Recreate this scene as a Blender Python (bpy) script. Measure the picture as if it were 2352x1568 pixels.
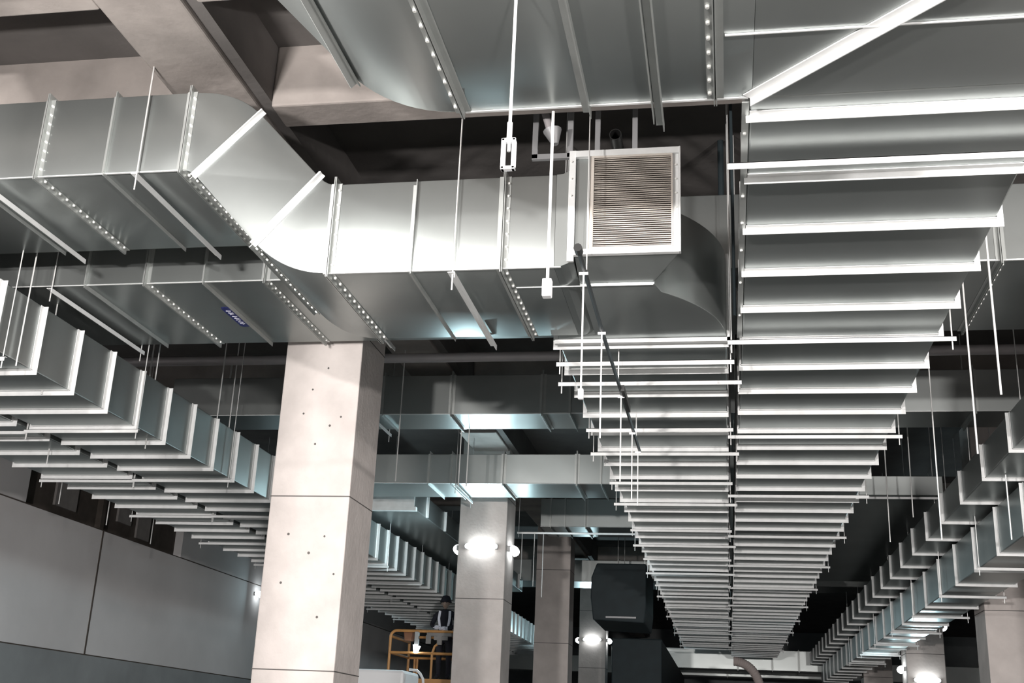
import bpy, bmesh, math, random
from mathutils import Vector, Matrix
random.seed(7)
for o in list(bpy.data.objects): bpy.data.objects.remove(o)
S = bpy.context.scene
COL = S.collection
PI = math.pi
# ------------------------------------------------------------------ camera
F_PX = 2679.34
yaw, pitch, roll = -0.18806184, 0.32988998, 0.04463853
Fv = Vector((math.sin(yaw)*math.cos(pitch), math.cos(yaw)*math.cos(pitch), math.sin(pitch)))
Rv = Vector((math.cos(yaw), -math.sin(yaw), 0)); Uv = Rv.cross(Fv)
R2 = Rv*math.cos(roll)+Uv*math.sin(roll); U2 = -Rv*math.sin(roll)+Uv*math.cos(roll)
cd = bpy.data.cameras.new('camera'); cam = bpy.data.objects.new('camera', cd); COL.objects.link(cam)
cd.sensor_width = 36; cd.lens = 36*F_PX/2352; cd.clip_start = .05; cd.clip_end = 200
m = Matrix((R2, U2, -Fv)).transposed().to_4x4(); m.translation = Vector((0, 0, 1.6))
cam.matrix_world = m; S.camera = cam
# ------------------------------------------------------------------ world, exposure
w = bpy.data.worlds.new('world'); S.world = w; w.use_nodes = True
bg = w.node_tree.nodes['Background']; bg.inputs[0].default_value = (.55, .62, .65, 1); bg.inputs[1].default_value = .02
S.view_settings.view_transform = 'Standard'; S.view_settings.look = 'None'
S.view_settings.exposure = 0.0; S.view_settings.gamma = 1; S.view_settings.use_curve_mapping = False
NEAR_W, FAR_W, BACK_W = 320, 120, 1750           # watts: added near floods, column lamps in view, added tripod lights
WARM, COOL = (1, .955, .92), (.66, .92, 1)
# ------------------------------------------------------------------ materials
def mat(name, col, rough=.5, metal=0, var=.0, scale=3, bump=0, bscale=20, emit=0, stretch=None, spots=None):
    M = bpy.data.materials.new(name); M.use_nodes = True
    nt = M.node_tree; N = nt.nodes; L = nt.links; b = N['Principled BSDF']
    b.inputs['Base Color'].default_value = (*col, 1); b.inputs['Roughness'].default_value = rough; b.inputs['Metallic'].default_value = metal
    tc = N.new('ShaderNodeTexCoord'); mp = N.new('ShaderNodeMapping'); L.new(tc.outputs['Object'], mp.inputs[0])
    if stretch: mp.inputs['Scale'].default_value = stretch
    if var:
        n = N.new('ShaderNodeTexNoise'); n.inputs['Scale'].default_value = scale; n.inputs['Detail'].default_value = 5
        L.new(mp.outputs[0], n.inputs['Vector'])
        r = N.new('ShaderNodeValToRGB'); r.color_ramp.elements[0].position = .3; r.color_ramp.elements[1].position = .7
        r.color_ramp.elements[0].color = (*[c*(1-var) for c in col], 1); r.color_ramp.elements[1].color = (*[min(1, c*(1+var*.6)) for c in col], 1)
        L.new(n.outputs[0], r.inputs[0]); out = r.outputs[0]
        if spots:
            v = N.new('ShaderNodeTexVoronoi'); v.inputs['Scale'].default_value = spots; L.new(mp.outputs[0], v.inputs['Vector'])
            n2 = N.new('ShaderNodeTexNoise'); n2.inputs['Scale'].default_value = spots*.7; L.new(mp.outputs[0], n2.inputs['Vector'])
            ad = N.new('ShaderNodeMath'); ad.operation = 'MULTIPLY_ADD'; L.new(n2.outputs[0], ad.inputs[0]); ad.inputs[1].default_value = -.35; 
            L.new(v.outputs['Distance'], ad.inputs[2])
            r2 = N.new('ShaderNodeValToRGB'); r2.color_ramp.elements[0].position = -0.0; r2.color_ramp.elements[1].position = .05
            r2.color_ramp.elements[0].color = (.35, .33, .32, 1); r2.color_ramp.elements[1].color = (1, 1, 1, 1)
            L.new(ad.outputs[0], r2.inputs[0])
            mx = N.new('ShaderNodeMix'); mx.data_type = 'RGBA'; mx.blend_type = 'MULTIPLY'; mx.inputs[0].default_value = .8
            L.new(out, mx.inputs[6]); L.new(r2.outputs[0], mx.inputs[7]); out = mx.outputs[2]
        L.new(out, b.inputs['Base Color'])
    if bump:
        n = N.new('ShaderNodeTexNoise'); n.inputs['Scale'].default_value = bscale; n.inputs['Detail'].default_value = 3
        L.new(mp.outputs[0], n.inputs['Vector'])
        bp = N.new('ShaderNodeBump'); bp.inputs['Strength'].default_value = bump; bp.inputs['Distance'].default_value = .02
        L.new(n.outputs[0], bp.inputs['Height']); L.new(bp.outputs[0], b.inputs['Normal'])
    if emit:
        b.inputs['Emission Color'].default_value = (*col, 1); b.inputs['Emission Strength'].default_value = emit
    return M
GALV = mat('galvanized_sheet', (.44, .465, .46), .34, .85, .08, 1.1, .12, 1.3)
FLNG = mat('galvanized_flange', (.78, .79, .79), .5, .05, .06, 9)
GALV.node_tree.nodes['Principled BSDF'].inputs['Specular Tint'].default_value = (.58, .60, .60, 1)
FLG2 = mat('galvanized_rim', (.50, .52, .51), .42, .6, .06, 9)
ZINC = mat('zinc_rod', (.80, .80, .79), .4, .4)
BOLT = mat('bolt_zinc', (.93, .93, .9), .3, .3)
DRKM = mat('black_steel', (.035, .035, .035), .45, .5)
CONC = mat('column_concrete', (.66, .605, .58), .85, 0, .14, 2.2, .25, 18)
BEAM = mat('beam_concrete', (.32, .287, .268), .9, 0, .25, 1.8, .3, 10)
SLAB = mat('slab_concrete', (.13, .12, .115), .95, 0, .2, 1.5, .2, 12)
WALL = mat('wall_plaster', (.70, .685, .69), .9, 0, .10, .6, .1, 8)
WALD = mat('wall_base_grey', (.30, .32, .33), .9, 0, .15, 1.2, .1, 8)
FLOR = mat('floor_concrete', (.21, .21, .205), .7, 0, .2, .7, .1, 8)
BRWN = mat('brown_masonry', (.09, .075, .065), .95, 0, .3, 2.5, .2, 10)
PALE = mat('pale_masonry', (.30, .28, .27), .95, 0, .2, 3)
PIPE = mat('grey_pipe_paint', (.50, .47, .48), .45, .2, .1, 3)
STEL = mat('grey_steel_frame', (.36, .36, .37), .5, .3)
GRIL = mat('grille_beige', (.62, .57, .52), .5, .1)
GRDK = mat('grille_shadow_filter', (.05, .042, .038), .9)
WHT = mat('white_paint', (.85, .86, .88), .4)
ORNG = mat('orange_paint', (.62, .31, .11), .45, 0, .12, 6)
BLUE = mat('sticker_blue', (.012, .018, .19), .4)
INKW = mat('sticker_print', (.75, .75, .9), .5)
LENS = mat('lamp_lens', (.93, .99, 1), .3, emit=12)
HOUS = mat('lamp_housing', (.5, .5, .5), .5, .3)
CLTH = mat('black_cloth', (.012, .012, .02), .9)
SKIN = mat('skin', (.30, .22, .18), .6)
GLOV = mat('white_glove', (.85, .85, .95), .7)
BLKD = mat('dark_insulation', (.018, .03, .036), .7, 0, .2, 3)
CARD = mat('terracotta_box', (.25, .12, .07), .8)
# ------------------------------------------------------------------ helpers
def box(bm, x0, x1, y0, y1, z0, z1):
    v = [bm.verts.new((x, y, z)) for x in (x0, x1) for y in (y0, y1) for z in (z0, z1)]
    for f in ((0, 1, 3, 2), (4, 6, 7, 5), (0, 4, 5, 1), (2, 3, 7, 6), (0, 2, 6, 4), (1, 5, 7, 3)): bm.faces.new([v[i] for i in f])
def cyl(bm, a, b, r, n=8, r2=None):
    a = Vector(a); b = Vector(b); d = (b-a).normalized(); r2 = r if r2 is None else r2
    u = d.orthogonal().normalized(); v = d.cross(u)
    A = [bm.verts.new(a+(u*math.cos(2*PI*i/n)+v*math.sin(2*PI*i/n))*r) for i in range(n)]
    B = [bm.verts.new(b+(u*math.cos(2*PI*i/n)+v*math.sin(2*PI*i/n))*r2) for i in range(n)]
    for i in range(n): bm.faces.new((A[i], A[(i+1) % n], B[(i+1) % n], B[i]))
    bm.faces.new(A[::-1]); bm.faces.new(B)
def tube(bm, pts, r, n=8):
    pts = [Vector(p) for p in pts]; rings = []
    u = None
    for i, p in enumerate(pts):
        d = ((pts[i+1] if i+1 < len(pts) else p)-(pts[i-1] if i else p)).normalized()
        u = d.orthogonal().normalized() if u is None else (u-d*u.dot(d)).normalized()
        v = d.cross(u); rr = r[i] if isinstance(r, (list, tuple)) else r
        rings.append([bm.verts.new(p+(u*math.cos(2*PI*k/n)+v*math.sin(2*PI*k/n))*rr) for k in range(n)])
    for A, B in zip(rings, rings[1:]):
        for k in range(n): bm.faces.new((A[k], A[(k+1) % n], B[(k+1) % n], B[k]))
    bm.faces.new(rings[0][::-1]); bm.faces.new(rings[-1])
def prism(bm, pts, a, b, axis):
    """closed outline pts extruded between a and b along the axis ('x','y','z')"""
    def P(p, t): return {'y': (p[0], t, p[1]), 'z': (p[0], p[1], t), 'x': (t, p[0], p[1])}[axis]
    A = [bm.verts.new(P(p, a)) for p in pts]; B = [bm.verts.new(P(p, b)) for p in pts]; n = len(pts)
    for i in range(n): bm.faces.new((A[i], A[(i+1) % n], B[(i+1) % n], B[i]))
    bm.faces.new(A[::-1]); bm.faces.new(B)
def obj(name, bm, mt, parent=None, bevel=0, smooth=False, origin=None, segs=2):
    bmesh.ops.recalc_face_normals(bm, faces=bm.faces)
    if bevel:
        es = [e for e in bm.edges if len(e.link_faces) == 2 and e.calc_face_angle() > .6]
        bmesh.ops.bevel(bm, geom=es, offset=bevel, segments=segs, affect='EDGES', profile=.5)
    me = bpy.data.meshes.new(name); 
    if parent is not None: origin = parent.location
    if origin is not None: bmesh.ops.translate(bm, verts=bm.verts, vec=-Vector(origin))
    bm.to_mesh(me); bm.free(); me.materials.append(mt)
    if smooth:
        for p in me.polygons: p.use_smooth = True
        me.set_sharp_from_angle(angle=.6)
    o = bpy.data.objects.new(name, me); COL.objects.link(o)
    if parent is not None: o.parent = parent
    elif origin is not None: o.location = origin
    return o
def sub(name, bm, mt, parent, **k):
    """sub-part: the parent is itself a part sitting at its thing's origin"""
    root = parent.parent; o = obj(name, bm, mt, None, origin=root.location, **k); o.location = (0, 0, 0); o.parent = parent; return o
def thing(name, label, cat, loc=(0, 0, 0), group=None):
    o = bpy.data.objects.new(name, None); COL.objects.link(o); o.location = loc; o.empty_display_size = .1
    return tag(o, label, cat, group)
def tag(o, label, cat, group=None):
    o['label'] = label; o['category'] = cat
    if group: o['group'] = group
    return o
def struct(o): o['kind'] = 'structure'; return o
def nb(): return bmesh.new()
def rod(t, x, y, z0, z1, r=.006, name='rod'):
    bm = nb(); cyl(bm, (x, y, z0), (x, y, z1), r, 6); return obj(name, bm, ZINC, t)
ORD = ['nearest', 'second', 'third', 'fourth', 'fifth', 'sixth', 'seventh', 'eighth', 'ninth', 'tenth', 'eleventh', 'twelfth', 'thirteenth', 'fourteenth', 'fifteenth', 'sixteenth', 'seventeenth', 'eighteenth']
# ------------------------------------------------------------------ the setting
def sbox(name, mt, *b, bevel=0):
    bm = nb(); box(bm, *b); o = obj(name, bm, mt, bevel=bevel); return struct(o)
sbox('floor', FLOR, -13, 14, -8, 62, -.2, 0)
SL = 7.39; BB = 6.79
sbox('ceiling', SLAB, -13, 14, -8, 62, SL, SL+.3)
sbox('wall_right', WALL, 14, 14.3, -8, 62, 0, SL)
sbox('wall_near', WALL, -13, 14, -8.3, -8, 0, SL)
sbox('wall_far', WALD, -13, 14, 62, 62.3, 0, SL)
# left wall: base band, pale panel band, upper band, with grooves between
bm = nb(); box(bm, -13.1, -12.80, -8, 60, 2.91, 5.40); o = struct(obj('wall_left', bm, WALL))
bm = nb(); box(bm, -13.1, -12.79, -8, 60, 0, 2.885); struct(obj('trim_1', bm, WALD))
bm = nb(); box(bm, -13.1, -12.82, -8, 60, 2.885, 2.91); box(bm, -13.1, -12.83, -8, 60, 5.40, 5.43); struct(obj('trim_2', bm, BRWN))
bm = nb(); box(bm, -13.1, -12.80, -8, 19.6, 5.43, SL); box(bm, -13.1, -12.80, 26.2, 60, 5.43, SL); struct(obj('trim_3', bm, WALL))
# recess of dark masonry above the wall between
bm = nb(); box(bm, -13.1, -13.0, 19.6, 26.2, 5.43, SL)
struct(obj('trim_4', bm, BRWN))
bm = nb()
for a, b, c, d in ((20.8, 21.6, 5.62, 6.5), (23.3, 23.9, 5.75, 6.5), (24.2, 24.8, 5.55, 6.3)): box(bm, -13.02, -12.95, a, b, c, d)
struct(obj('trim_5', bm, PALE))
bm = nb(); box(bm, -12.99, -12.86, 22.45, 22.6, 5.2, 7); box(bm, -12.803, -12.79, 22.48, 22.53, 2.9, 5.4); 
struct(obj('trim_6', bm, BRWN))
# beams
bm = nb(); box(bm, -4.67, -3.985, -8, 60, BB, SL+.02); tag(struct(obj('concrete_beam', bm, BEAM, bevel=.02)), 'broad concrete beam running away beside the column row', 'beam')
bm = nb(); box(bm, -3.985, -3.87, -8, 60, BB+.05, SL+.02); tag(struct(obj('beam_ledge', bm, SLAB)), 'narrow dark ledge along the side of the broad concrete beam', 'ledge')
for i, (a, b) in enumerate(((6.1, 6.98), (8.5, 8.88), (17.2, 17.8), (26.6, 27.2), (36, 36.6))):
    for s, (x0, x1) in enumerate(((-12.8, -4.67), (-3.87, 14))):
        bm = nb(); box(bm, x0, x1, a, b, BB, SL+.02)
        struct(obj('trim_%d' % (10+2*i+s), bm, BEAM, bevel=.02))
# ------------------------------------------------------------------ columns
def column(x0, y0, label, w=.9, lamps=()):
    bm = nb(); box(bm, x0, x0+w, y0, y0+w*.97, 0, SL); 
    o = obj('concrete_column', bm, CONC, bevel=.012, origin=(x0+w/2, y0+w*.48, 0)); tag(o, label, 'column', 'square concrete columns')
    bm = nb()
    for z in (4.03, 2.2, 5.9): box(bm, x0-.002, x0+w+.002, y0-.002, y0+w*.97+.002, z, z+.012)
    s = obj('formwork_seam', bm, SLAB, o)
    return o
def holes(o, x0, y0, pts):
    for x, z, r in pts:
        bm = nb(); cyl(bm, (x0+x, y0-.002, z), (x0+x, y0+.004, z), r, 8); h = obj('tie_hole', bm, SLAB, o)
c1 = column(-4.9, 12.0, 'pale pinkish square concrete column, nearest and largest, behind the offset duct')
holes(c1, -4.9, 12, [(.28, 4.97, .012), (.72, 4.93, .012), (.6, 4.83, .014), (.45, 4.62, .013), (.25, 3.62, .015), (.66, 3.6, .012), (.5, 3.42, .016), (.22, 3.1, .014), (.36, 5.25, .012), (.8, 3.2, .012), (.52, 5.5, .012), (.66, 2.75, .014)])
column(-4.88, 21.2, 'square concrete column with glowing flood lamps round it at mid height')
column(-4.9, 30.6, 'dim unlit concrete column just right of the lamp-ringed one')
column(-4.9, 40.2, 'distant concrete column with a bright flood lamp, left of the dark duct casing')
column(-4.9, 2.6, 'concrete column beside the photographer on the left')
column(4.3, 21.2, 'beige concrete column at the lower right edge of the photo')
column(4.3, 30.6, 'lamp-washed pale column behind the stepped pair of ducts on the right')
column(4.3, 12.0, 'concrete column outside the right edge of the view')
column(4.3, 2.6, 'concrete column beside the photographer on the right')
column(4.3, 40.2, 'farthest concrete column of the right row')
# ------------------------------------------------------------------ lamps
def flood(x, y, z, d, label, watts, col, group='flood lamps on the columns', wd=.62, emit=True, cone=False):
    """d = outward unit direction (dx,dy)"""
    t = thing('flood_lamp', label, 'lamp', (x, y, z), group)
    dx, dy = d; a = math.atan2(dy, dx)
    R = Matrix.Rotation(a, 4, 'Z')
    bm = nb(); box(bm, 0, .07, -wd/2, wd/2, -.05, .05); bmesh.ops.transform(bm, matrix=Matrix.Translation((x, y, z)) @ R, verts=bm.verts)
    obj('housing', bm, HOUS, t, bevel=.01)
    bm = nb(); n = 20
    vs = [[bm.verts.new(((.07+.11*math.sin(p))*1.0, wd/2*math.cos(q)*math.cos(p), .095*math.sin(q)*math.cos(p))) for q in [2*PI*k/n for k in range(n)]] for p in (0, .35, .7, 1.05, 1.3)]
    for A, B in zip(vs, vs[1:]):
        for k in range(n): bm.faces.new((A[k], A[(k+1) % n], B[(k+1) % n], B[k]))
    bm.faces.new(vs[-1]); bm.faces.new(vs[0][::-1])
    bmesh.ops.transform(bm, matrix=Matrix.Translation((x, y, z)) @ R, verts=bm.verts)
    obj('lens', bm, LENS, t, smooth=True)
    if watts:
        ld = bpy.data.lights.new('lamp_light', 'AREA'); ld.shape = 'RECTANGLE'; ld.size = .5; ld.size_y = .12; ld.energy = watts; ld.color = col
        lo = bpy.data.objects.new('lamp_light', ld); COL.objects.link(lo); lo.parent = t; lo.location = (dx*.22, dy*.22, 0); lo.rotation_euler = Vector((-dx, -dy, 0)).to_track_quat('Z', 'Y').to_euler()
    return t
for (cx, cy, nm, wts, cl, zz) in ((-4.43, 21.64, 'middle column right of the worker', FAR_W, COOL, 4.98),
                        (-4.45, 40.65, 'distant column left of the dark casing', FAR_W, COOL, 4.95),
                        (4.75, 31.04, 'pale column behind the stepped ducts', FAR_W*.4, COOL, 4.95),
                        (4.75, 21.6, 'on the beige column at the right edge', 0, COOL, 4.95)):
    if wts == 0: continue
    for d, side in (((0, -1), 'front face'), ((1, 0), 'right side'), ((-1, 0), 'left side')):
        h = .442
        z_ = zz if cx < 0 else {(0, -1): 3.42, (1, 0): 4.72, (-1, 0): 3.68}[d]
        flood(cx+d[0]*h, cy+d[1]*h, z_, d, 'white glowing flood lamp on the %s %s' % (side, nm[3:]) if 0 else 'glowing flood lamp on the %s of the %s' % (side, nm), wts if d == (0, -1) else wts*.22, cl)
for x, lab in ((-3.2, 'left'), (3.0, 'right')):  # unseen lights added behind the camera to brighten the whole view
    t = thing('added_work_light', 'added tripod work light, unseen behind the photographer, %s one' % lab, 'lamp', (x, -6.5, 0), 'added tripod work lights')
    bm = nb()
    for k in range(3): cyl(bm, (x, -6.5, 1.2), (x+.5*math.cos(k*2.1), -6.5+.5*math.sin(k*2.1), 0), .015, 6)
    cyl(bm, (x, -6.5, 1.2), (x, -6.5, 2.3), .018, 8); obj('tripod', bm, DRKM, t)
    bm = nb(); box(bm, x-.25, x+.25, -6.55, -6.47, 2.3, 2.6); obj('lamp_head', bm, HOUS, t, bevel=.01)
    bm = nb(); box(bm, x-.22, x+.22, -6.47, -6.46, 2.33, 2.57); obj('lens', bm, LENS, t)
    ld = bpy.data.lights.new('lamp_light', 'AREA'); ld.shape = 'RECTANGLE'; ld.size = .5; ld.size_y = .3; ld.energy = BACK_W; ld.color = WARM
    lo = bpy.data.objects.new('lamp_light', ld); COL.objects.link(lo); lo.parent = t; lo.location = (0, .08, 2.45); lo.rotation_euler = (math.radians(90+12), 0, 0)
flood(-12.7, 31.2, 5.15, (.9, -.4), 'glowing lamp on the left wall beside the pale near column', 40, COOL)
for x, y, d, wt in ((-4.45, 3.52, (0, 1), NEAR_W), (4.75, 3.52, (0, 1), NEAR_W), (-4.0, 3.0, (1, 0), NEAR_W*.6), (4.3, 3.0, (-1, 0), NEAR_W*.6)):  # out-of-view lamps added to raise the brightness of the near ducts
    flood(x, y, 4.9, d, 'added flood lamp on a column beside the photographer, out of the view', wt, WARM)
# ------------------------------------------------------------------ ducts
def ring_mesh(axis, p, a0, a1, z0, z1, out=.05, leg=.042, t=.006, sides='BLRT', double=False, lo=None, ro=None):
    """angle-iron ring round a duct at position p along its axis; a = cross coordinate. Near leg lies on the duct, upright lip stands out."""
    bm = nb()
    def B(u0, u1, q0, q1, zz0, zz1):
        if axis == 'y': box(bm, u0, u1, q0, q1, zz0, zz1)
        else: box(bm, q0, q1, u0, u1, zz0, zz1)
    lips = [(p, p+t)] + ([(p+.012, p+.012+t)] if double else [])
    legs = [(p-leg, p)] + ([(p+.012+t, p+.012+t+leg)] if double else [])
    e = .0012
    lo = out if lo is None else lo; ro = out if ro is None else ro
    oL = lo if 'L' in sides else 0; oR = ro if 'R' in sides else 0; oT = out if 'T' in sides else 0; oB = out if 'B' in sides else 0
    if 'B' in sides:
        for q in lips: B(a0-oL, a1+oR, q[0], q[1], z0-out, z0-e)
        for q in legs: B(a0, a1, q[0], q[1], z0-t, z0-e)
    if 'T' in sides:
        for q in lips: B(a0-oL, a1+oR, q[0], q[1], z1+e, z1+out)
        for q in legs: B(a0, a1, q[0], q[1], z1+e, z1+t)
    if 'L' in sides:
        for q in lips: B(a0-lo, a0-e, q[0], q[1], z0, z1)
        for q in legs: B(a0-t, a0-e, q[0], q[1], z0, z1)
    if 'R' in sides:
        for q in lips: B(a1+e, a1+ro, q[0], q[1], z0, z1)
        for q in legs: B(a1+e, a1+t, q[0], q[1], z0, z1)
    return bm
BOLTM = {}
def bolt(parent, loc, n, r=.009, h=.01):
    """a bolt head: copies share mesh"""
    key = (n, r)
    if key not in BOLTM:
        bm = nb(); d = Vector(n); cyl(bm, (0, 0, 0), d*h, r, 8, r*.8); me = bpy.data.meshes.new('bolt'); bm.to_mesh(me); bm.free(); me.materials.append(BOLT); BOLTM[key] = me
    o = bpy.data.objects.new('bolt', BOLTM[key]); COL.objects.link(o); o.parent = parent
    root = parent.parent; o.location = Vector(loc)-root.location
    return o
def long_duct(label, x0, x1, y0, y1, z0, z1, first, step, sides, group=None, out=.05, body_bevel=.012, stop=None, leg=.042, lo=None, ro=None):
    t = thing('air_duct', label, 'duct', ((x0+x1)/2, y0, z0), group)
    bm = nb(); box(bm, x0, x1, y0, y1, z0, z1); obj('duct_body', bm, GALV, t, bevel=body_bevel)
    y = first; k = 0
    while y < (stop or y1)-.1:
        if y > y0: obj('flange', ring_mesh('y', y, x0, x1, z0, z1, out=out, sides=sides, leg=leg, lo=lo, ro=ro), FLNG, t)
        y += step; k += 1
    return t
ductF = long_duct('wide right-hand galvanized duct running away to the vanishing point', .17, 1.745, 5.585, 45, 4.9, 5.62, 5.757, .7455, 'BLR', lo=.02)
for k, y in enumerate((6.502, 7.993, 9.484)):   # bolts up the left flange of the nearest joints
    pass
ductE = long_duct('narrower central galvanized duct running away left of the wide one', -1.40, .045, 9.50, 42, 4.9, 5.63, 9.56, .7455, 'BLR', ro=.012)
ductH = long_duct('left galvanized duct with ring flanges, right one of the parallel pair', -7.86, -6.6, 3.5, 46, 4.815, 5.47, 9.13-.697*7, .697, 'BLR', leg=.05)
ductH2 = long_duct('left galvanized duct nearest the wall, left one of the parallel pair', -9.27, -8.0, 3.5, 46, 4.815, 5.47, 12.424-.697*12, .697, 'BLR')
ductI1 = long_duct('upper duct of the stepped pair on the right', 3.02, 4.3, 8, 46, 4.76, 5.16, 12.807-1.4*3, 1.4, 'BL', out=.04)
ductI2 = long_duct('lower duct of the stepped pair on the right', 3.42, 4.22, 8, 46, 4.115, 4.70, 15.652-1.45*5, 1.45, 'BLR', out=.04)
ductM = long_duct('short wide duct with a bright closed end, left of the lamp-ringed column', -6.95, -5.66, 20.8, 33, 5.6, 6.0, 21.7, 1.5, 'R')
bm = nb(); box(bm, -7.0, -5.62, 20.76, 20.86, 5.56, 5.63); obj('end_flange', bm, FLNG, ductM)
bm = nb(); box(bm, -6.95, -5.66, 20.785, 20.799, 5.6, 6.0); obj('end_cap_glare', bm, FLNG, ductM)  # pale sheet whose colour imitates light reflected off the closed end
ductN = long_duct('wide dark-bottomed duct high on the right between the wide duct and the stepped pair', 2.14, 3.45, 19.3, 29.5, 5.6, 5.92, 60, 1, 'B')
# mitred elbow duct G (nearest, overhead)
def offset_profile(pts_bottom, pts_top): return pts_bottom + pts_top[::-1]
def arc(p0, p1, p2, n=10):
    out = []
    for i in range(n+1):
        t = i/n; out.append(tuple((1-t)**2*a+2*t*(1-t)*b+t*t*c for a, b, c in zip(p0, p1, p2)))
    return out
gt = thing('air_duct', 'largest nearest overhead duct, sweeping up at its left end, with a mitred corner bar', 'duct', (0, 5, 4.9))
bot = [(.19, 4.9), (-1.40, 4.9)] + arc((-1.40, 4.9), (-1.75, 4.9), (-2.03, 5.14), 10)[1:] + [(-2.60, 5.75)] + arc((-2.60, 5.75), (-2.9, 6.05), (-3.4, 6.05), 8)[1:] + [(-5.6, 6.05)]
top = [(.19, 5.62), (-1.30, 5.62)] + arc((-1.30, 5.62), (-1.5, 5.62), (-1.62, 5.74), 5)[1:] + [(-2.2, 6.33)] + arc((-2.2, 6.33), (-2.6, 6.73), (-3.2, 6.73), 8)[1:] + [(-5.6, 6.73)]
bm = nb(); prism(bm, bot+top[::-1], 4.0, 5.575, 'y'); obj('duct_body', bm, GALV, gt, bevel=.008, smooth=True)
bm = nb(); prism(bm, [(.17, 4.0), (1.75, 4.0), (1.75, 5.585), (.17, 5.585)], 4.9, 5.62, 'z'); obj('corner_box', bm, GALV, gt, bevel=.01)
def x_flange(t, x, y0, y1, z0, z1, bolts=0, fb=0, double=True, out=.045, sides='BL', bn=.13, leg=.035):
    f = obj('flange', ring_mesh('x', x, y0, y1, z0, z1, out=out, sides=sides, double=double, leg=leg), FLG2, t)
    for i in range(bolts):
        y = y0+.08+i*(y1-y0-.16)/max(1, bolts-1); bolt(f, (x+(-.02 if t is gt else .038), y, z0-.006), (0, 0, -1), r=.012, h=.014)
    for i in range(fb):
        z = z0+.06+i*(z1-z0-.12)/max(1, fb-1); bolt(f, (x+(-.02 if t is gt else .038), y0-.006, z), (0, -1, 0), r=.012, h=.014)
    return f
for x, nb_ in ((-1.40, 12), (-.02, 12)): x_flange(gt, x, 4.0, 5.575, 4.9, 5.62, bolts=nb_, sides='B')
# slanted joint on the rising part
def slant_bar(t, x, z, ang, y0, y1, bolts, name='flange'):
    bm = nb(); box(bm, -.035, .035, y0, y1, -.008, -.001); box(bm, -.004, .004, y0, y1, -.05, -.001)
    M4 = Matrix.Translation((x, 0, z)) @ Matrix.Rotation(ang, 4, 'Y'); bmesh.ops.transform(bm, matrix=M4, verts=bm.verts)
    f = obj(name, bm, FLG2, t)
    for i in range(bolts):
        y = y0+.06+i*(y1-y0-.12)/(bolts-1); n = M4.to_3x3() @ Vector((0, 0, -1)); p = M4 @ Vector((-.022 if t is gt else .02, y, -.008))
        bolt(f, p, tuple(round(c, 4) for c in n), r=.013, h=.014)
slant_bar(gt, -2.03, 5.13, math.radians(45), 4.0, 5.575, 12)
for x in (-.69, -.30):    # plain angle stiffeners across the bottom
    bm = nb(); ext = .06 if x < -.5 else .24
    box(bm, x-.04, x, 4.0, 5.575+ext, 4.892, 4.899); box(bm, x, x+.006, 4.0, 5.575+ext, 4.85, 4.899)
    if x > -.5: box(bm, x-.05, x-.044, 4.0, 5.575+ext*.6, 4.845, 4.899)
    obj('stiffener', bm, FLG2, gt)
bm = nb()    # mitre bar and thin stiffener on the corner
d = Vector((1, -1, 0)).normalized(); nn = Vector((1, 1, 0)).normalized()
box(bm, 0, 2.22, -.05, .0, -.008, -.001); box(bm, 0, 2.22, 0, .006, -.055, -.001)
bmesh.ops.transform(bm, matrix=Matrix.Translation((.17, 5.575, 4.9)) @ Matrix.Rotation(math.radians(-45), 4, 'Z'), verts=bm.verts)
obj('mitre_angle', bm, FLNG, gt)
bm = nb(); box(bm, .04, 1.74, 4.97, 4.978, 4.889, 4.899); obj('thin_stiffener', bm, FLNG, gt)

# offset duct A
ya, yb = 7.82, 9.34
at = thing('air_duct', 'bright offset duct crossing the view with a step down in its middle', 'duct', (-2.9, ya, 4.9))
bot = [(-9, 5.835), (-4.264, 5.835)] + arc((-4.264, 5.835), (-4.19, 5.835), (-4.135, 5.785), 4)[1:] + [(-3.554, 5.17)] + arc((-3.554, 5.17), (-3.28, 4.90), (-2.938, 4.90), 12)[1:] + [(-1.20, 4.90)]
top = [(-9, 6.545), (-4.264, 6.545)] + arc((-4.264, 6.545), (-3.87, 6.55), (-3.635, 6.305), 12)[1:] + [(-3.08, 5.715)] + arc((-3.08, 5.715), (-3.01, 5.645), (-2.93, 5.645), 4)[1:] + [(-1.20, 5.65)]
bm = nb(); prism(bm, bot+top[::-1], ya, yb, 'y'); obj('duct_body', bm, GALV, at, bevel=.009, smooth=True)
# flared end up to the plenum box
bm = nb()
fl = [(-1.20, 4.90, 5.65), (-1.15, 4.904, 5.655), (-1.10, 4.925, 5.68), (-1.065, 4.95, 5.72)]
A = [[bm.verts.new((x, y, z)) for (y, z) in ((ya, z0), (yb, z0), (yb, z1), (ya, z1))] for x, z0, z1 in fl]
for P, Q in zip(A, A[1:]):
    for i in range(4): bm.faces.new((P[i], P[(i+1) % 4], Q[(i+1) % 4], Q[i]))
bm.faces.new(A[0][::-1]); bm.faces.new(A[-1]); obj('flared_end', bm, GALV, at)
for x, b, fb, dbl in ((-5.54, 13, 8, True), (-4.264, 14, 8, True)): x_flange(at, x, ya, yb, 5.835, 6.545, bolts=b, fb=fb, sides='BLT', double=dbl)
for x, b, fb in ((-2.938, 12, 6), (-1.60, 12, 7)): x_flange(at, x, ya, yb, 4.90, 5.645, bolts=b, fb=fb, sides='BLT')
def x_stiff(t, x, y0, y1, z0, z1, out=.045):
    return obj('stiffener', ring_mesh('x', x, y0, y1, z0, z1, out=out, sides='BLT', leg=.03), FLG2, t)
for x, z0 in ((-4.924, 5.835), (-6.15, 5.835), (-2.28, 4.90)): x_stiff(at, x, ya, yb, z0, z0+.72-.01, .035)
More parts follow.
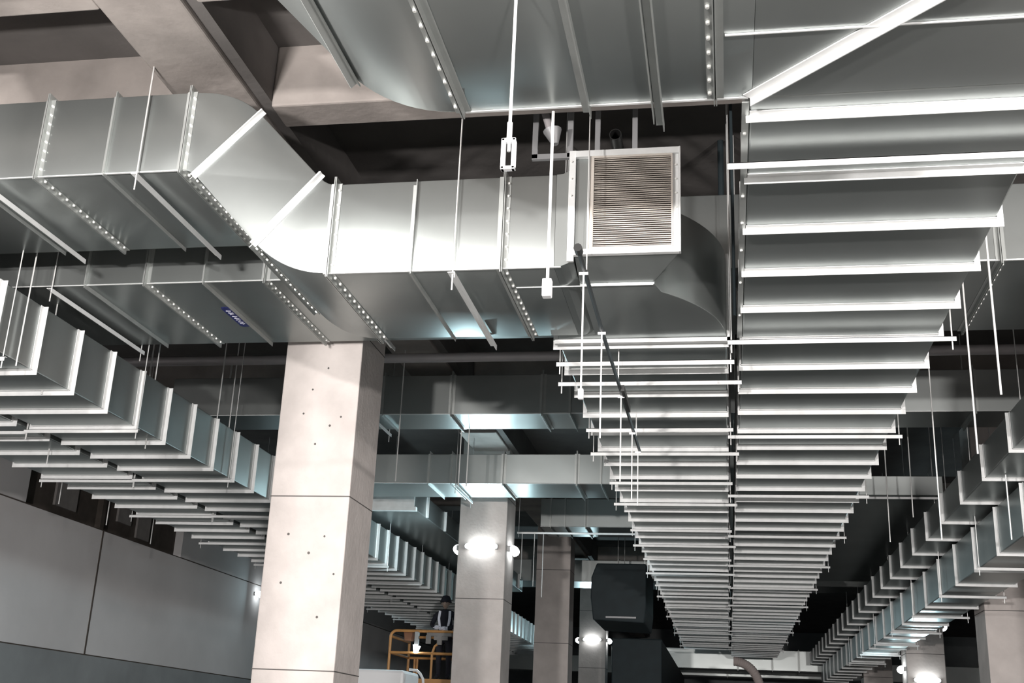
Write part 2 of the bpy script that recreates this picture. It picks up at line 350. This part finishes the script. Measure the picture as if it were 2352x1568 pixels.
# bars across the sloping face
for (xa, za), (xb, zb) in (((-4.135, 5.785), (-3.635, 6.31)), ((-3.554, 5.17), (-3.08, 5.72))):
    ln = math.hypot(xb-xa, zb-za); an = math.atan2(zb-za, xb-xa)
    bm = nb(); box(bm, -.02, ln+.03, ya-.007, ya-.001, -.035, .035); box(bm, -.02, ln+.03, ya-.045, ya-.001, -.004, .004)
    bmesh.ops.transform(bm, matrix=Matrix.Translation((xa, 0, za)) @ Matrix.Rotation(-an, 4, 'Y'), verts=bm.verts)
    obj('slanted_flange', bm, FLNG, at)
slant_bar(at, -4.14, 5.785, math.radians(45), ya, yb, 13)
slant_bar(at, -3.56, 5.172, math.radians(45), ya, yb, 14)
# elbow into duct E + plenum with louvre
el = thing('duct_elbow', 'curved elbow with a square louvre grille turning the offset duct away from the viewer', 'duct', (-.7, 8.6, 4.9))
cxx, cyy, Ra = -1.44, 9.49, 1.485
arcp = [(cxx+Ra*math.sin(a), cyy+Ra*math.cos(a)) for a in [math.radians(90+48-48*i/16) for i in range(17)]]
pl = [(-1.0, 8.05), (-.53, 8.18)] 
pts = [(-1.06, 8.21), (-.60, 8.21)] + [(-.49, 8.215)] + [p for p in arcp if p[1] > 8.25][0:] 
pts = [p for p in pts] + [(-1.40, 9.49), (-1.06, 9.33)]
bm = nb(); prism(bm, pts, 4.903, 5.63, 'z'); obj('duct_body', bm, GALV, el, bevel=.008, smooth=True)
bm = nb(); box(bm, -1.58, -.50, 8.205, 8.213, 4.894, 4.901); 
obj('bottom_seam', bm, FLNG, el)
bm = nb()
V = [(-1.055, 7.82, 4.985), (-.285, 7.82, 4.985), (-.285, 7.82, 5.80), (-1.055, 7.82, 5.80), (-1.055, 8.2, 4.915), (-.49, 8.2, 4.915), (-.40, 8.5, 5.80), (-1.055, 8.5, 5.80)]
vv = [bm.verts.new(v) for v in V]
for f in ((0, 1, 2, 3), (4, 7, 6, 5), (0, 4, 5, 1), (1, 5, 6, 2), (2, 6, 7, 3), (3, 7, 4, 0)): bm.faces.new([vv[i] for i in f])
obj('plenum_box', bm, GALV, el, bevel=.006)
bm = nb()    # frame round the louvre
X0, X1, Z0, Z1 = -1.055, -.285, 4.985, 5.80; yq = 7.82
box(bm, X0-.05, X0, yq-.03, yq-.001, Z0-.055, Z1+.03); box(bm, X0, X1+.004, yq-.045, yq-.001, Z1-.03, Z1+.02); box(bm, X0, X1+.004, yq-.045, yq-.001, Z0-.012, Z0+.03)
box(bm, X1-.05, X1-.006, yq-.02, yq-.001, Z0+.03, Z1-.03); box(bm, X1-.004, X1+.008, yq-.05, yq-.001, Z0-.012, Z1+.02); box(bm, X0+.095, X0+.11, yq-.05, yq-.001, Z0+.03, Z1-.03)
fr = obj('louvre_frame', bm, FLNG, el, bevel=.002)
for i in range(6):
    bolt(fr, (X1-.028, yq-.02, Z0+.12+i*.115), (0, -1, 0), r=.009); bolt(fr, (X0-.03, yq-.03, Z0+.05+i*.14), (0, -1, 0), r=.009)
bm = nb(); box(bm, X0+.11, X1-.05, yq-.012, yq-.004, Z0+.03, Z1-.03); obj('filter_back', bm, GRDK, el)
bm = nb(); g0, g1 = X0+.14, X1-.06
box(bm, X0+.11, g0, yq-.04, yq-.013, Z0+.03, Z1-.03); box(bm, g1, X1-.05, yq-.04, yq-.013, Z0+.03, Z1-.03); box(bm, g0, g1, yq-.04, yq-.013, Z0+.03, Z0+.045); box(bm, g0, g1, yq-.04, yq-.013, Z1-.045, Z1-.03)
ns = 44; hz = (Z1-Z0-.09)/ns
for i in range(ns):      # thin, slightly wavy blades
    zc = Z0+.045+hz*(i+.5); ph = random.random()*6; am = .0016; K = 10; prev = None
    for k in range(K+1):
        x = g0+(g1-g0)*k/K; dz = am*math.sin(ph+k*.8)
        cur = [bm.verts.new((x, yq-.036, zc-hz*.14+dz)), bm.verts.new((x, yq-.036, zc+hz*.2+dz)), bm.verts.new((x, yq-.016, zc+hz*.42+dz)), bm.verts.new((x, yq-.016, zc+hz*.1+dz))]
        if prev:
            for j in range(4): bm.faces.new((prev[j], prev[(j+1) % 4], cur[(j+1) % 4], cur[j]))
        prev = cur
obj('louvre_grille', bm, GRIL, el)
bm = nb(); box(bm, .045, .07, 9.44, 9.49, 4.86, 5.66); box(bm, -1.42, .07, 9.44, 9.49, 4.865, 4.90); obj('end_flange', bm, FLNG, el)

# cross ducts behind
def seam_glint(t, x0, x1, y, z):  # white lip along a bottom edge, painting in the seam's bright highlight
    bm = nb(); box(bm, x0, x1, y-.006, y+.010, z-.007, z-.0005); return obj('seam_glint_strip', bm, FLNG, t)
def cross_duct(label, x0, x1, y0, y1, z0, z1, fl=(), st=(), bolts=0, sag=0):
    t = thing('air_duct', label, 'duct', (x0, y0, z0))
    bm = nb(); box(bm, x0, x1, y0, y1, z0, z1); obj('duct_body', bm, GALV, t, bevel=.008); seam_glint(t, x0, x1, y0, z0)
    for x in fl: x_flange(t, x, y0, y1, z0, z1, bolts=bolts, sides='BLT', out=.05)
    for x in st: x_stiff(t, x, y0, y1, z0, z1)
    return t
B = cross_duct('duct passing behind and below the bright offset duct, with a blue sticker underneath', -8.6, 9, 10, 11.85, 5.765, 6.5, fl=(-5.65, -4.39, 2.41), st=(-6.29, -5.02, -3.74, .9), bolts=15)
J = cross_duct('cross duct right behind the nearest pale column, above a lit patch', -8.2, 9, 15.8, 16.66, 6.02, 6.6, fl=(-3.86, -2.53, 3.3), st=(-4.87, -2.12, -6), bolts=0)
K = cross_duct('cross duct directly over the lamp-ringed column, its bottom glowing', -6.4, 1.2, 19.0, 20.2, 5.70, 6.2, fl=(-3.67, -2.42), st=(-4.95, -4.56, -2.0))
Lx = cross_duct('shorter cross duct to the right of the lamp-ringed column', -3.95, 1.2, 25, 26.3, 6.05, 6.66, fl=(-2.96,), st=(-3.72, -3.4, -1.9))
cross_duct('cross duct beyond the lamp-ringed column catching light from the distant lamp', -9, 9, 33.5, 35, 6.0, 6.6, fl=(-3.0,), st=())
cross_duct('pale cross duct closing the view between the long ducts and the stepped pair', -4.5, 3.6, 47.5, 48.8, 4.6, 5.35, fl=(1.7, .4, 2.7), st=())
cross_duct('farthest cross duct against the end wall', -12, 12, 54, 55, 4.7, 5.4, fl=(-4, 0, 4), st=())
# blue sticker
st = thing('blue_sticker', 'small blue sticker with white lettering under the duct beside a stiffener', 'sticker', (-5.14, 11.0, 5.764))
bm = nb(); pts = []
for cx, cy, a0 in ((.02, .26, 0), (-.02, .26, 90), (-.02, -.26, 180), (.02, -.26, 270)):
    for k in range(5):
        a = math.radians(a0+k*22.5); pts.append((-5.11+cx+.035*math.cos(a), 11.0+cy+.035*math.sin(a)))
prism(bm, pts, 5.7605, 5.764, 'z'); obj('sticker_film', bm, BLUE, st)
bm = nb(); y = 10.80
for k, (dx, dy) in enumerate(((.01, .03), (.03, .0), (-.02, .02), (.02, .02), (.03, .01), (.0, .0), (.03, .02), (.02, .0))):
    cyl(bm, (-5.135, y, 5.7595), (-5.085, y+dx*.8, 5.7595), .006, 5); 
    if k % 2: cyl(bm, (-5.085, y, 5.7595), (-5.11, y+.03, 5.7595), .005, 5)
    y += .055
obj('lettering', bm, INKW, st)
# dark duct casing
t = thing('duct_casing', 'dark blue-black insulated duct casing hanging beside the distant lamp', 'duct', (-2.65, 30, 4.5))
bm = nb(); prism(bm, [(-3.27, 4.55), (-2.0, 4.5), (-1.95, 4.9), (-1.95, 5.95), (-3.2, 5.95), (-3.33, 5.6), (-3.34, 5.1)], 29.6, 32.5, 'y'); obj('casing_body', bm, BLKD, t, bevel=.03)
bm = nb(); box(bm, -2.95, -2.2, 29.56, 29.6, 4.60, 4.64); obj('bottom_lip', bm, STEL, t)
for y in (30, 32): rod(t, -2.7, y, 5.94, SL, .01)
t = thing('duct_casing', 'lower dark insulated duct casing below the first, running far away', 'duct', (-2.3, 34, 3.1))
bm = nb(); box(bm, -3.2, -1.8, 34, 52, 3.1, 4.5); obj('casing_body', bm, BLKD, t, bevel=.03)

# ------------------------------------------------------------------ hangers
def hanger_y(x0, x1, y, z, label, group, ext=.1, top=SL, rods=True, ztail=.08, h=.042, wd=.04):
    """trapeze under a duct that runs away: bar across x"""
    t = thing('trapeze_hanger', label, 'hanger', ((x0+x1)/2, y, z), group)
    bm = nb(); box(bm, x0-ext, x1+ext, y, y+.005, z-h, z); box(bm, x0-ext, x1+ext, y, y+wd, z-.005, z); obj('cross_bar', bm, FLNG, t)
    if rods:
        for x in (x0-ext+.03, x1+ext-.03):
            rod(t, x, y+wd/2, z-ztail-.03, top)
            bm = nb(); cyl(bm, (x, y+wd/2, z-.018), (x, y+wd/2, z-.006), .012, 6); obj('nut', bm, ZINC, t)
    return t
for k in range(12):
    y = 6.208+3.15*k
    if y > 44: break
    hanger_y(.17, 1.745, y, 4.845, '%s trapeze bar from the viewer under the wide right-hand duct' % ORD[k], 'trapeze hangers under the wide right duct', ext=.12, rods=(k > 0))
ey = [9.84, 10.48, 12.19, 13.27, 14.86, 16.25, 18.33, 19.8, 21.3, 23.1, 24.9, 26.8, 28.9, 31, 33.2, 35.5, 37.8, 40]
for k, y in enumerate(ey):
    hanger_y(-1.40, .045, y, 4.84 if k else 4.83, '%s trapeze bar from the viewer under the central duct' % ORD[k], 'trapeze hangers under the central duct', ext=.13 if k % 2 else .06)
for k in range(11):
    y = 9.25+2.62*k
    hanger_y(-7.86, -6.6, y, 4.765, '%s trapeze bar from the viewer under the right duct of the left pair' % ORD[k], 'trapeze hangers under the left pair of ducts', ext=.08)
    hanger_y(-9.27, -8.0, y+.05, 4.765, '%s trapeze bar from the viewer under the left duct of the left pair' % ORD[k], 'trapeze hangers under the left pair of ducts', ext=.08)
for k in range(8):
    y = 13.6+3.0*k
    hanger_y(3.42, 4.22, y, 4.075, '%s trapeze bar from the viewer under the lower stepped duct' % ORD[k], 'trapeze hangers under the stepped ducts', ext=.1)
def hanger_x(x, y0, y1, z, label, ext=.08, top=SL, front=True, back=True):
    t = thing('trapeze_hanger', label, 'hanger', (x, (y0+y1)/2, z))
    bm = nb(); box(bm, x, x+.006, y0-ext, y1+ext, z-.045, z); box(bm, x-.05, x, y0-ext, y1+ext, z-.006, z); obj('cross_bar', bm, FLNG, t)
    if front: rod(t, x-.02, y0-ext+.04, z-.13, top, .0065)
    if back: rod(t, x-.02, y1+ext-.04, z-.13, top, .0065)
hanger_x(-4.60, ya, yb, 5.785, 'trapeze bar with a white rod under the raised left part of the offset duct', top=BB, back=False)
hanger_x(-1.93, ya, yb, 4.85, 'trapeze bar with a thin rod under the lowered part of the offset duct', back=False)
hanger_x(-5.98, ya, yb, 5.785, 'trapeze bar cut off by the left edge under the raised part of the offset duct', front=False, back=False)
hanger_x(-6.62, 10, 11.85, 5.71, 'long bare trapeze bar hanging left of the lower duct with the sticker')
hanger_x(-3.60, 10, 11.85, 5.71, 'trapeze bar peeping out under the offset duct in front of the pale column', front=False, back=False)
hanger_x(-5.0, 15.8, 16.66, 5.965, 'trapeze bar at the left end of the cross duct behind the pale column')
hanger_x(-4.45, 19.0, 20.2, 5.645, 'trapeze bar under the glowing cross duct over the lamp-ringed column')
for y, lab in ((15.2, 'short'), ):
    pass
# bar bridging to the right beyond the wide duct
t = hanger_y(1.9, 3.45, 19.2, 5.56, 'long bar bridging from the wide duct to the stepped pair on the right', None, ext=.05)
t = hanger_y(-4.0, -1.5, 23.0, 5.58, 'long bar below the short cross duct right of the lamp-ringed column', None, ext=.1)
def loose(x, y, z0, z1, label, r=.0065, tilt=0, plug=0, group='loose hanging rods'):
    t = thing('hanging_rod', label, 'rod', (x, y, z0), group)
    bm = nb(); cyl(bm, (x+tilt, y, z0), (x, y, z1), r, 6); obj('rod', bm, ZINC, t)
    if plug:
        bm = nb(); box(bm, x+tilt-plug/2, x+tilt+plug/2, y-plug/2, y+plug/2, z0-plug*2.0, z0); obj('end_block', bm, WHT, t, bevel=.006)
    return t
loose(-.895, 5.62, 3.90, 4.9, 'white rod ending in a small white block, in front of the louvre', .009, plug=.05)
t = loose(-.889, 4.4, 4.0, 4.9, 'nearest white rod with a rectangular turnbuckle at its end', .008)
bm = nb()
zt, zb_ = 4.06, 3.91; xm = -.889
box(bm, xm-.032, xm-.014, 4.385, 4.415, zb_, zt); box(bm, xm+.014, xm+.032, 4.385, 4.415, zb_, zt); box(bm, xm-.032, xm+.032, 4.385, 4.415, zt-.016, zt); box(bm, xm-.032, xm+.032, 4.385, 4.415, zb_, zb_+.016)
obj('turnbuckle', bm, WHT, t, bevel=.004)
bm = nb(); cyl(bm, (xm, 4.4, 4.06), (xm, 4.4, 4.14), .012, 8); obj('coupling_nut', bm, ZINC, t)
loose(-.94, 7.66, 4.8, SL, 'thin rod passing down in front of the louvre grille', .005)
loose(-4.1, 7.6, 7.14, SL, 'short rod stub poking down at the top edge beside the concrete beam', .01)
# strut channel with pairs of rods
t = thing('slotted_strut', 'black slotted strut sloping across the view under the central duct', 'strut', (-.9, 6.83, 4.6))
bm = nb(); tube(bm, [(-.895, 6.83, 4.60), (-.9, 8.4, 4.60), (-.885, 12.25, 4.60)], .017, 6); obj('strut_channel', bm, DRKM, t)
bm = nb(); cyl(bm, (-.895, 6.80, 4.60), (-.895, 6.88, 4.60), .028, 10); obj('end_collar', bm, DRKM, t)
for y in (9.7, 11.8): rod(t, -.89, y, 4.6, 4.895, .006, 'strap')
bm = nb(); box(bm, -.885, -.855, 9.9, 10.6, 4.57, 4.625); obj('splice_plate', bm, DRKM, t)
for k, (y, z0) in enumerate(((7.18, 3.77), (8.38, 3.75), (10.1, 3.8), (11.4, 3.9), (12.2, 4.0))):
    u = loose(-.90, y, z0, 4.585, '%s rod from the viewer hanging below the black slotted strut' % ORD[k], .0065, plug=.035 if k == 0 else 0, group='rods hanging from the slotted strut')
    bm = nb(); cyl(bm, (-.93, y, 4.575), (-.87, y, 4.575), .011, 8); obj('clamp', bm, WHT, u)
for x, y, z0, z1, lab in ((1.85, 8.0, 3.95, SL, 'tall rod hanging right of the wide duct with its end in the open'), (2.2, 12.6, 3.75, SL, 'long rod hanging between the wide duct and the stepped pair'),
        (1.95, 9.36, 3.87, SL, 'rod at the right end of the second trapeze bar under the wide duct'), (2.76, 18, 5.0, SL, 'far thin rod in front of the dark duct bottom, right one'), (2.41, 18, 4.63, SL, 'far thin rod in front of the dark duct bottom, left one'),
        (-6.56, 9.5, 4.75, SL, 'leftmost thin rod rising past the left ring-flanged duct'), (-6.9, 10.5, 4.77, SL, 'second thin rod from the left in front of the ring-flanged duct'), (-6.74, 12.5, 4.69, SL, 'thin rod in the middle of the ring-flanged duct'),
        (-6.82, 14.5, 4.88, SL, 'thin rod crossing the ring-flanged duct left of the pale column'), (-6.86, 15, 5.5, SL, 'faint rod above the ring-flanged duct beside the pale column'),
        (-4.43, 15.2, 4.9, SL, 'thin rod right of the nearest pale column'), (-3.87, 16.6, 5.13, 6.02, 'left one of two thin rods between the stacked cross ducts'), (-3.75, 16.6, 5.13, 6.02, 'right one of two thin rods between the stacked cross ducts'),
        (-4.0, 23.05, 4.65, 5.56, 'first short rod under the bar right of the lamp-ringed column'), (-3.75, 23.05, 4.51, 5.56, 'second short rod under the bar right of the lamp-ringed column'), (-3.57, 23.05, 4.30, 5.56, 'third and longest short rod under the bar right of the lamp-ringed column'),
        (3.2, 14, 4.0, 4.75, 'rod between the rings of the stepped ducts at the right edge'), (-8.3, 13, 4.62, SL, 'thin rod below the left duct pair near the wall'), (-9.9, 16, 4.7, SL, 'rod hanging just clear of the leftmost duct near the wall'),
        (-9.75, 17.2, 4.6, SL, 'second rod hanging clear of the leftmost duct'), (-10.4, 20, 4.75, SL, 'third rod hanging clear of the leftmost duct against the dark masonry')):
    loose(x, y, z0, z1, lab, .0075 if y < 14 else .009)

# ------------------------------------------------------------------ pipes and frame in the ceiling void
t = thing('ceiling_pipe', 'long grey pipe crossing the dark ceiling void', 'pipe', (-10.5, 14.9, 6.575))
bm = nb(); cyl(bm, (-11.5, 14.9, 6.575), (9, 14.9, 6.575), .066, 16); obj('pipe', bm, PIPE, t, smooth=True)
t = thing('steel_frame', 'light grey steel frame hanging in the void above the louvre', 'frame', (-1.2, 9.3, 6.58))
bm = nb()
for b in ((-1.66, -1.61, 6.58, SL), (-1.34, -1.29, 6.58, SL), (-1.66, -1.29, 6.57, 6.62), (-1.09, -1.045, 6.0, SL), (-.755, -.71, 6.0, SL), (-1.27, -.70, 7.16, 7.2)): box(bm, b[0], b[1], 9.28, 9.32, b[2], b[3])
obj('frame_bars', bm, STEL, t)
t = thing('tie_pipe', 'short slanting pipe with a cone foot behind the hanging frame', 'pipe', (-1.45, 9.2, 6.66))
bm = nb(); cyl(bm, (-1.60, 9.15, 7.2), (-1.46, 9.15, 6.72), .035, 12); obj('pipe', bm, PIPE, t, smooth=True)
bm = nb(); cyl(bm, (-1.46, 9.15, 6.78), (-1.43, 9.15, 6.64), .085, 12, .03); obj('cone_foot', bm, STEL, t, smooth=True)
t = thing('pipe_stub', 'open black pipe stub pointing at the viewer above the louvre', 'pipe', (-.9, 9.3, 6.72))
bm = nb()
n = 20
R0 = [[bm.verts.new((-.9+r*math.cos(2*PI*k/n), y, 6.74+r*math.sin(2*PI*k/n))) for k in range(n)] for r, y in ((.055, 9.9), (.055, 9.2), (.048, 9.2), (.048, 9.8))]
for P, Q in zip(R0, R0[1:]):
    for k in range(n): bm.faces.new((P[k], P[(k+1) % n], Q[(k+1) % n], Q[k]))
obj('pipe', bm, DRKM, t, smooth=True)
for x, y, r, lab in ((.02, 10.6, .03, 'left one of two dark pipes standing in the gap between the long ducts'), (.11, 9.2, .014, 'right thin one of two dark pipes standing in the gap between the long ducts')):
    t = thing('riser_pipe', lab, 'pipe', (x, y, 5.0)); bm = nb(); cyl(bm, (x, y, 5.66 if x < .1 else 5.0), (x, y, SL), r, 10); obj('pipe', bm, BLKD, t, smooth=True)
# flange strip up the side of duct F and bolts at its near corner
for k, z in enumerate((4.98, 5.12, 5.3, 5.48)): pass
# ------------------------------------------------------------------ lifts and worker
def tubes(name, paths, r, mt, parent, n=8):
    for p in paths:
        bm = nb(); tube(bm, p, r, n); obj(name, bm, mt, parent, smooth=True)
Yn, Yf = 25.0, 26.6; xl, xr = -7.13, -5.60; zd, zr, zm = 2.78, 3.76, 3.30
t = thing('scissor_lift', 'orange scissor lift platform with rounded guard rails carrying the worker', 'lift', ((xl+xr)/2, Yn, 0))
def hoop(y):
    r = .14; P = [(xl, y, zd)]
    P += [(xl+r-r*math.cos(a), y, zr-r+r*math.sin(a)) for a in [math.radians(q) for q in range(0, 91, 15)]]
    P += [(xr-r+r*math.sin(a), y, zr-r+r*math.cos(a)) for a in [math.radians(q) for q in range(0, 91, 15)]]
    return P + [(xr, y, zd)]
tubes('guard_rail', [hoop(Yn), hoop(Yf), [(xl, Yn, zm), (xr, Yn, zm)], [(xl, Yf, zm), (xr, Yf, zm)], [(xl, Yn, zm), (xl, Yf, zm)], [(xr, Yn, zm), (xr, Yf, zm)], [(xl, Yn, zr-.12), (xl, Yf, zr-.12)], [(xr, Yn, zr-.12), (xr, Yf, zr-.12)]], .03, ORNG, t)
tubes('post', [[(-6.19, Yn, zd), (-6.19, Yn, zm)], [(-6.19, Yn, zm), (-6.14, Yn, zm+.15), (-6.08, Yn, zm+.2)], [(-6.98, Yf, zd), (-6.98, Yf, zm)], [(-6.92, Yf, zd), (-6.92, Yf, zm)]], .026, ORNG, t)
bm = nb(); box(bm, xl, xr, Yn-.02, Yf+.02, zd-.14, zd); obj('platform_deck', bm, ORNG, t, bevel=.01)
bm = nb()
for k in range(3):
    z0, z1 = .55+k*.7, .55+(k+1)*.7
    for x in (xl+.2, xr-.2):
        tube(bm, [(x, Yn+.1, z0), (x, Yf-.1, z1)], .035, 6); tube(bm, [(x+.06, Yf-.1, z0), (x+.06, Yn+.1, z1)], .035, 6)
obj('scissor_arms', bm, ORNG, t)
bm = nb(); box(bm, xl+.05, xr-.05, Yn, Yf, .2, .6); obj('chassis', bm, ORNG, t, bevel=.03)
for x in (xl+.1, xr-.1):
    for y in (Yn+.2, Yf-.2):
        bm = nb(); cyl(bm, (x-.05, y, .2), (x+.05, y, .2), .2, 16); obj('wheel', bm, DRKM, t)
# things on the rail
t = thing('tool_box', 'brown box hanging inside the orange guard rail', 'box', (-6.75, Yn+.1, 3.6)); bm = nb(); prism(bm, [(-6.86, 3.74), (-6.66, 3.74), (-6.69, 3.56), (-6.83, 3.56)], Yn+.05, Yn+.3, 'y'); obj('box_body', bm, CARD, t, bevel=.01)
t = thing('work_lamp', 'small bright work lamp shining down inside the lift cage', 'lamp', (-6.5, Yn+.05, 3.35))
bm = nb(); prism(bm, [(-6.60, 3.47), (-6.44, 3.44), (-6.50, 3.30), (-6.58, 3.30)], Yn-.08, Yn-.03, 'y'); obj('lens', bm, LENS, t)
bm = nb(); box(bm, -6.58, -6.50, Yn-.06, Yn+.04, 3.47, 3.74); obj('bracket', bm, HOUS, t)
t = thing('control_panel', 'pale control panel and papers on the right of the guard rail', 'panel', (-6.1, Yn, 3.65))
bm = nb(); box(bm, -6.32, -5.78, Yn-.06, Yn+.12, 3.66, 3.73); obj('panel_top', bm, PALE, t, bevel=.01)
bm = nb(); box(bm, -6.33, -6.22, Yn-.07, Yn-.03, 3.50, 3.67); box(bm, -6.08, -5.98, Yn-.07, Yn-.03, 3.48, 3.67); box(bm, -6.16, -5.86, Yn-.05, Yn, 3.58, 3.67); obj('paper_tags', bm, PALE, t)
# worker: skin-modifier body
def skin_body(name, verts, edges, mt, parent, root=0, lvl=2):
    me = bpy.data.meshes.new(name); me.from_pydata([Vector(v[0])-parent.location for v in verts], edges, [])
    o = bpy.data.objects.new(name, me); COL.objects.link(o); o.parent = parent
    sk = o.modifiers.new('skin', 'SKIN'); sk.use_smooth_shade = True
    for i, v in enumerate(verts):
        r = v[1]; me.skin_vertices[0].data[i].radius = r if isinstance(r, tuple) else (r, r)
        me.skin_vertices[0].data[i].use_root = (i == root)
    ss = o.modifiers.new('sub', 'SUBSURF'); ss.levels = lvl; ss.render_levels = lvl
    me.materials.append(mt); return o
wx, wy, wz = -6.03, 25.42, 2.78
P = lambda x, y, z: (wx+x, wy+y, wz+z)
wk = thing('person', 'worker in black clothes, hat and white-striped vest leaning on the orange lift rail', 'person', (wx, wy, wz))
V = [(P(0, .02, .92), (.16, .11)), (P(0, .0, 1.12), (.155, .10)), (P(0, -.03, 1.32), (.18, .115)), (P(0, -.05, 1.42), (.13, .09)), (P(0, -.06, 1.49), .055),
     (P(-.19, -.05, 1.38), .065), (P(-.29, -.10, 1.14), .052), (P(-.12, -.32, 1.07), .04),
     (P(.19, -.05, 1.38), .065), (P(.29, -.10, 1.14), .052), (P(.08, -.33, 1.05), .04),
     (P(-.10, .02, .84), .095), (P(-.11, .0, .48), .07), (P(-.11, .03, .1), .05), (P(-.12, -.10, .05), .045),
     (P(.10, .02, .84), .095), (P(.11, .0, .48), .07), (P(.11, .03, .1), .05), (P(.12, -.10, .05), .045)]
skin_body('body', V, [(0, 1), (1, 2), (2, 3), (3, 4), (3, 5), (5, 6), (6, 7), (3, 8), (8, 9), (9, 10), (0, 11), (11, 12), (12, 13), (13, 14), (0, 15), (15, 16), (16, 17), (17, 18)], CLTH, wk)
bm = nb(); bmesh.ops.create_uvsphere(bm, u_segments=20, v_segments=16, radius=1)
for v in bm.verts:
    x, y, z = v.co; jaw = 1-.28*max(0, -z)
    v.co = Vector((x*.078*jaw, y*.095*(1-.1*max(0, -z)) - (.012 if (y < -.6 and abs(x) < .35 and -.35 < z < .1) else 0), z*.118))
bmesh.ops.translate(bm, verts=bm.verts, vec=P(0, -.09, 1.60)); hd = obj('head', bm, SKIN, wk, smooth=True)
bm = nb(); prism(bm, [(wx-.012, wz+1.62), (wx+.012, wz+1.62), (wx+.018, wz+1.575), (wx-.018, wz+1.575)], wy-.205, wy-.17, 'y'); sub('nose', bm, SKIN, hd, bevel=.004)
for s in (-1, 1):
    bm = nb(); box(bm, wx+s*.032-.012, wx+s*.032+.012, wy-.186, wy-.172, wz+1.622, wz+1.632); sub('eye', bm, CLTH, hd)
    bm = nb(); cyl(bm, P(s*.074, -.09, 1.6), P(s*.09, -.085, 1.6), .025, 8); sub('ear', bm, SKIN, hd)
bm = nb(); box(bm, wx-.022, wx+.022, wy-.186, wy-.172, wz+1.535, wz+1.543); sub('mouth', bm, CARD, hd)
bm = nb(); tube(bm, [P(0, -.09, 1.635), P(0, -.09, 1.66), P(0, -.085, 1.72), P(0, -.085, 1.77), P(0, -.085, 1.785)], [.135, .12, .10, .075, .02], 16); obj('hat', bm, CLTH, wk, smooth=True)
for s in (-1, 1):
    bm = nb(); tube(bm, [P(s*.11, -.13, 1.44), P(s*.12, -.165, 1.28), P(s*.09, -.155, 1.1), P(s*.06, -.14, .98)], [.03, .032, .026, .02], 6); obj('vest_stripe', bm, GLOV, wk, smooth=True)
    hx, hy, hz_ = (-.10, -.36, 1.07) if s < 0 else (.07, -.38, 1.05)
    g = [(P(hx, hy, hz_), (.05, .04)), (P(hx+.04*(-s), hy-.07, hz_+.0), (.055, .034))]; ed = [(0, 1)]
    for f in range(4):
        b0 = len(g); px = hx+.04*(-s)+(f-1.5)*.024; l = (.05, .06, .065, .055)[f]
        g.append((P(px, hy-.09, hz_+.004), .010)); g.append((P(px+.004, hy-.09-l*.6, hz_-.004), .0095)); g.append((P(px+.004, hy-.09-l*.8, hz_-.035), .008)); ed += [(1, b0), (b0, b0+1), (b0+1, b0+2)]
    b0 = len(g); g.append((P(hx+.05*(-s)*-1+.0, hy-.03, hz_), .011)); g.append((P(hx+.075*s, hy-.07, hz_-.01), .010)); ed += [(0, b0), (b0, b0+1)]
    skin_body('glove', g, ed, GLOV, wk, lvl=1)
# white equipment beside the first column
t = thing('boom_lift', 'white machine top with a curved white handrail at the bottom edge', 'lift', (-5.7, 19, 0))
bm = nb(); box(bm, -6.0, -5.15, 19, 20, 1.8, 2.62); obj('machine_cover', bm, WHT, t, bevel=.05)
bm = nb(); box(bm, -5.9, -5.2, 19, 20.4, .3, 1.8); obj('machine_base', bm, PIPE, t, bevel=.05)
tubes('handrail', [[(-5.12, 19.2, 2.64), (-4.99, 19.2, 2.63), (-4.93, 19.2, 2.58), (-4.88, 19.2, 2.5), (-4.86, 19.2, 2.35), (-4.84, 19.2, 1.4)]], .022, WHT, t)
t = thing('flexible_duct', 'pinkish flexible hose bending down under the far end of the central duct', 'hose', (.6, 35, 3.9))
bm = nb(); pts = []; rr = []
for k in range(40):
    u = k/39; a = u*1.5; pts.append((.18+.75*math.sin(a), 35, 4.03-.9*u*u)); rr.append(.12+.015*(k % 2))
tube(bm, pts, rr, 12); obj('hose', bm, mat('hose_pink', (.5, .42, .4), .6), t, smooth=True)
t = thing('light_fitting', 'small white perforated fitting at the bottom edge left of the central duct', 'fitting', (-2.4, 38, 2.9))
bm = nb(); box(bm, -2.56, -2.40, 38, 38.1, 3.3, 4.15); obj('fitting_body', bm, WHT, t, bevel=.02)
for z in (3.95, 3.78, 3.61):
    bm = nb(); cyl(bm, (-2.48, 37.985, z), (-2.48, 38.01, z), .04, 10); obj('round_hole', bm, DRKM, t)

seam_glint(at, -9, -4.27, 7.82, 5.835); seam_glint(at, -2.93, -1.15, 7.82, 4.90); seam_glint(gt, -1.38, .16, 5.57, 4.90)

bm = nb(); box(bm, .128, .166, 5.62, 9.45, 4.893, 4.90); box(bm, .162, .168, 5.62, 9.45, 4.90, 4.95); ca = obj('corner_angle', bm, FLG2, ductF)
for y in (5.95, 6.75, 7.15, 7.6, 8.2, 8.9): bolt(ca, (.146, y, 4.893), (0, 0, -1), r=.011)
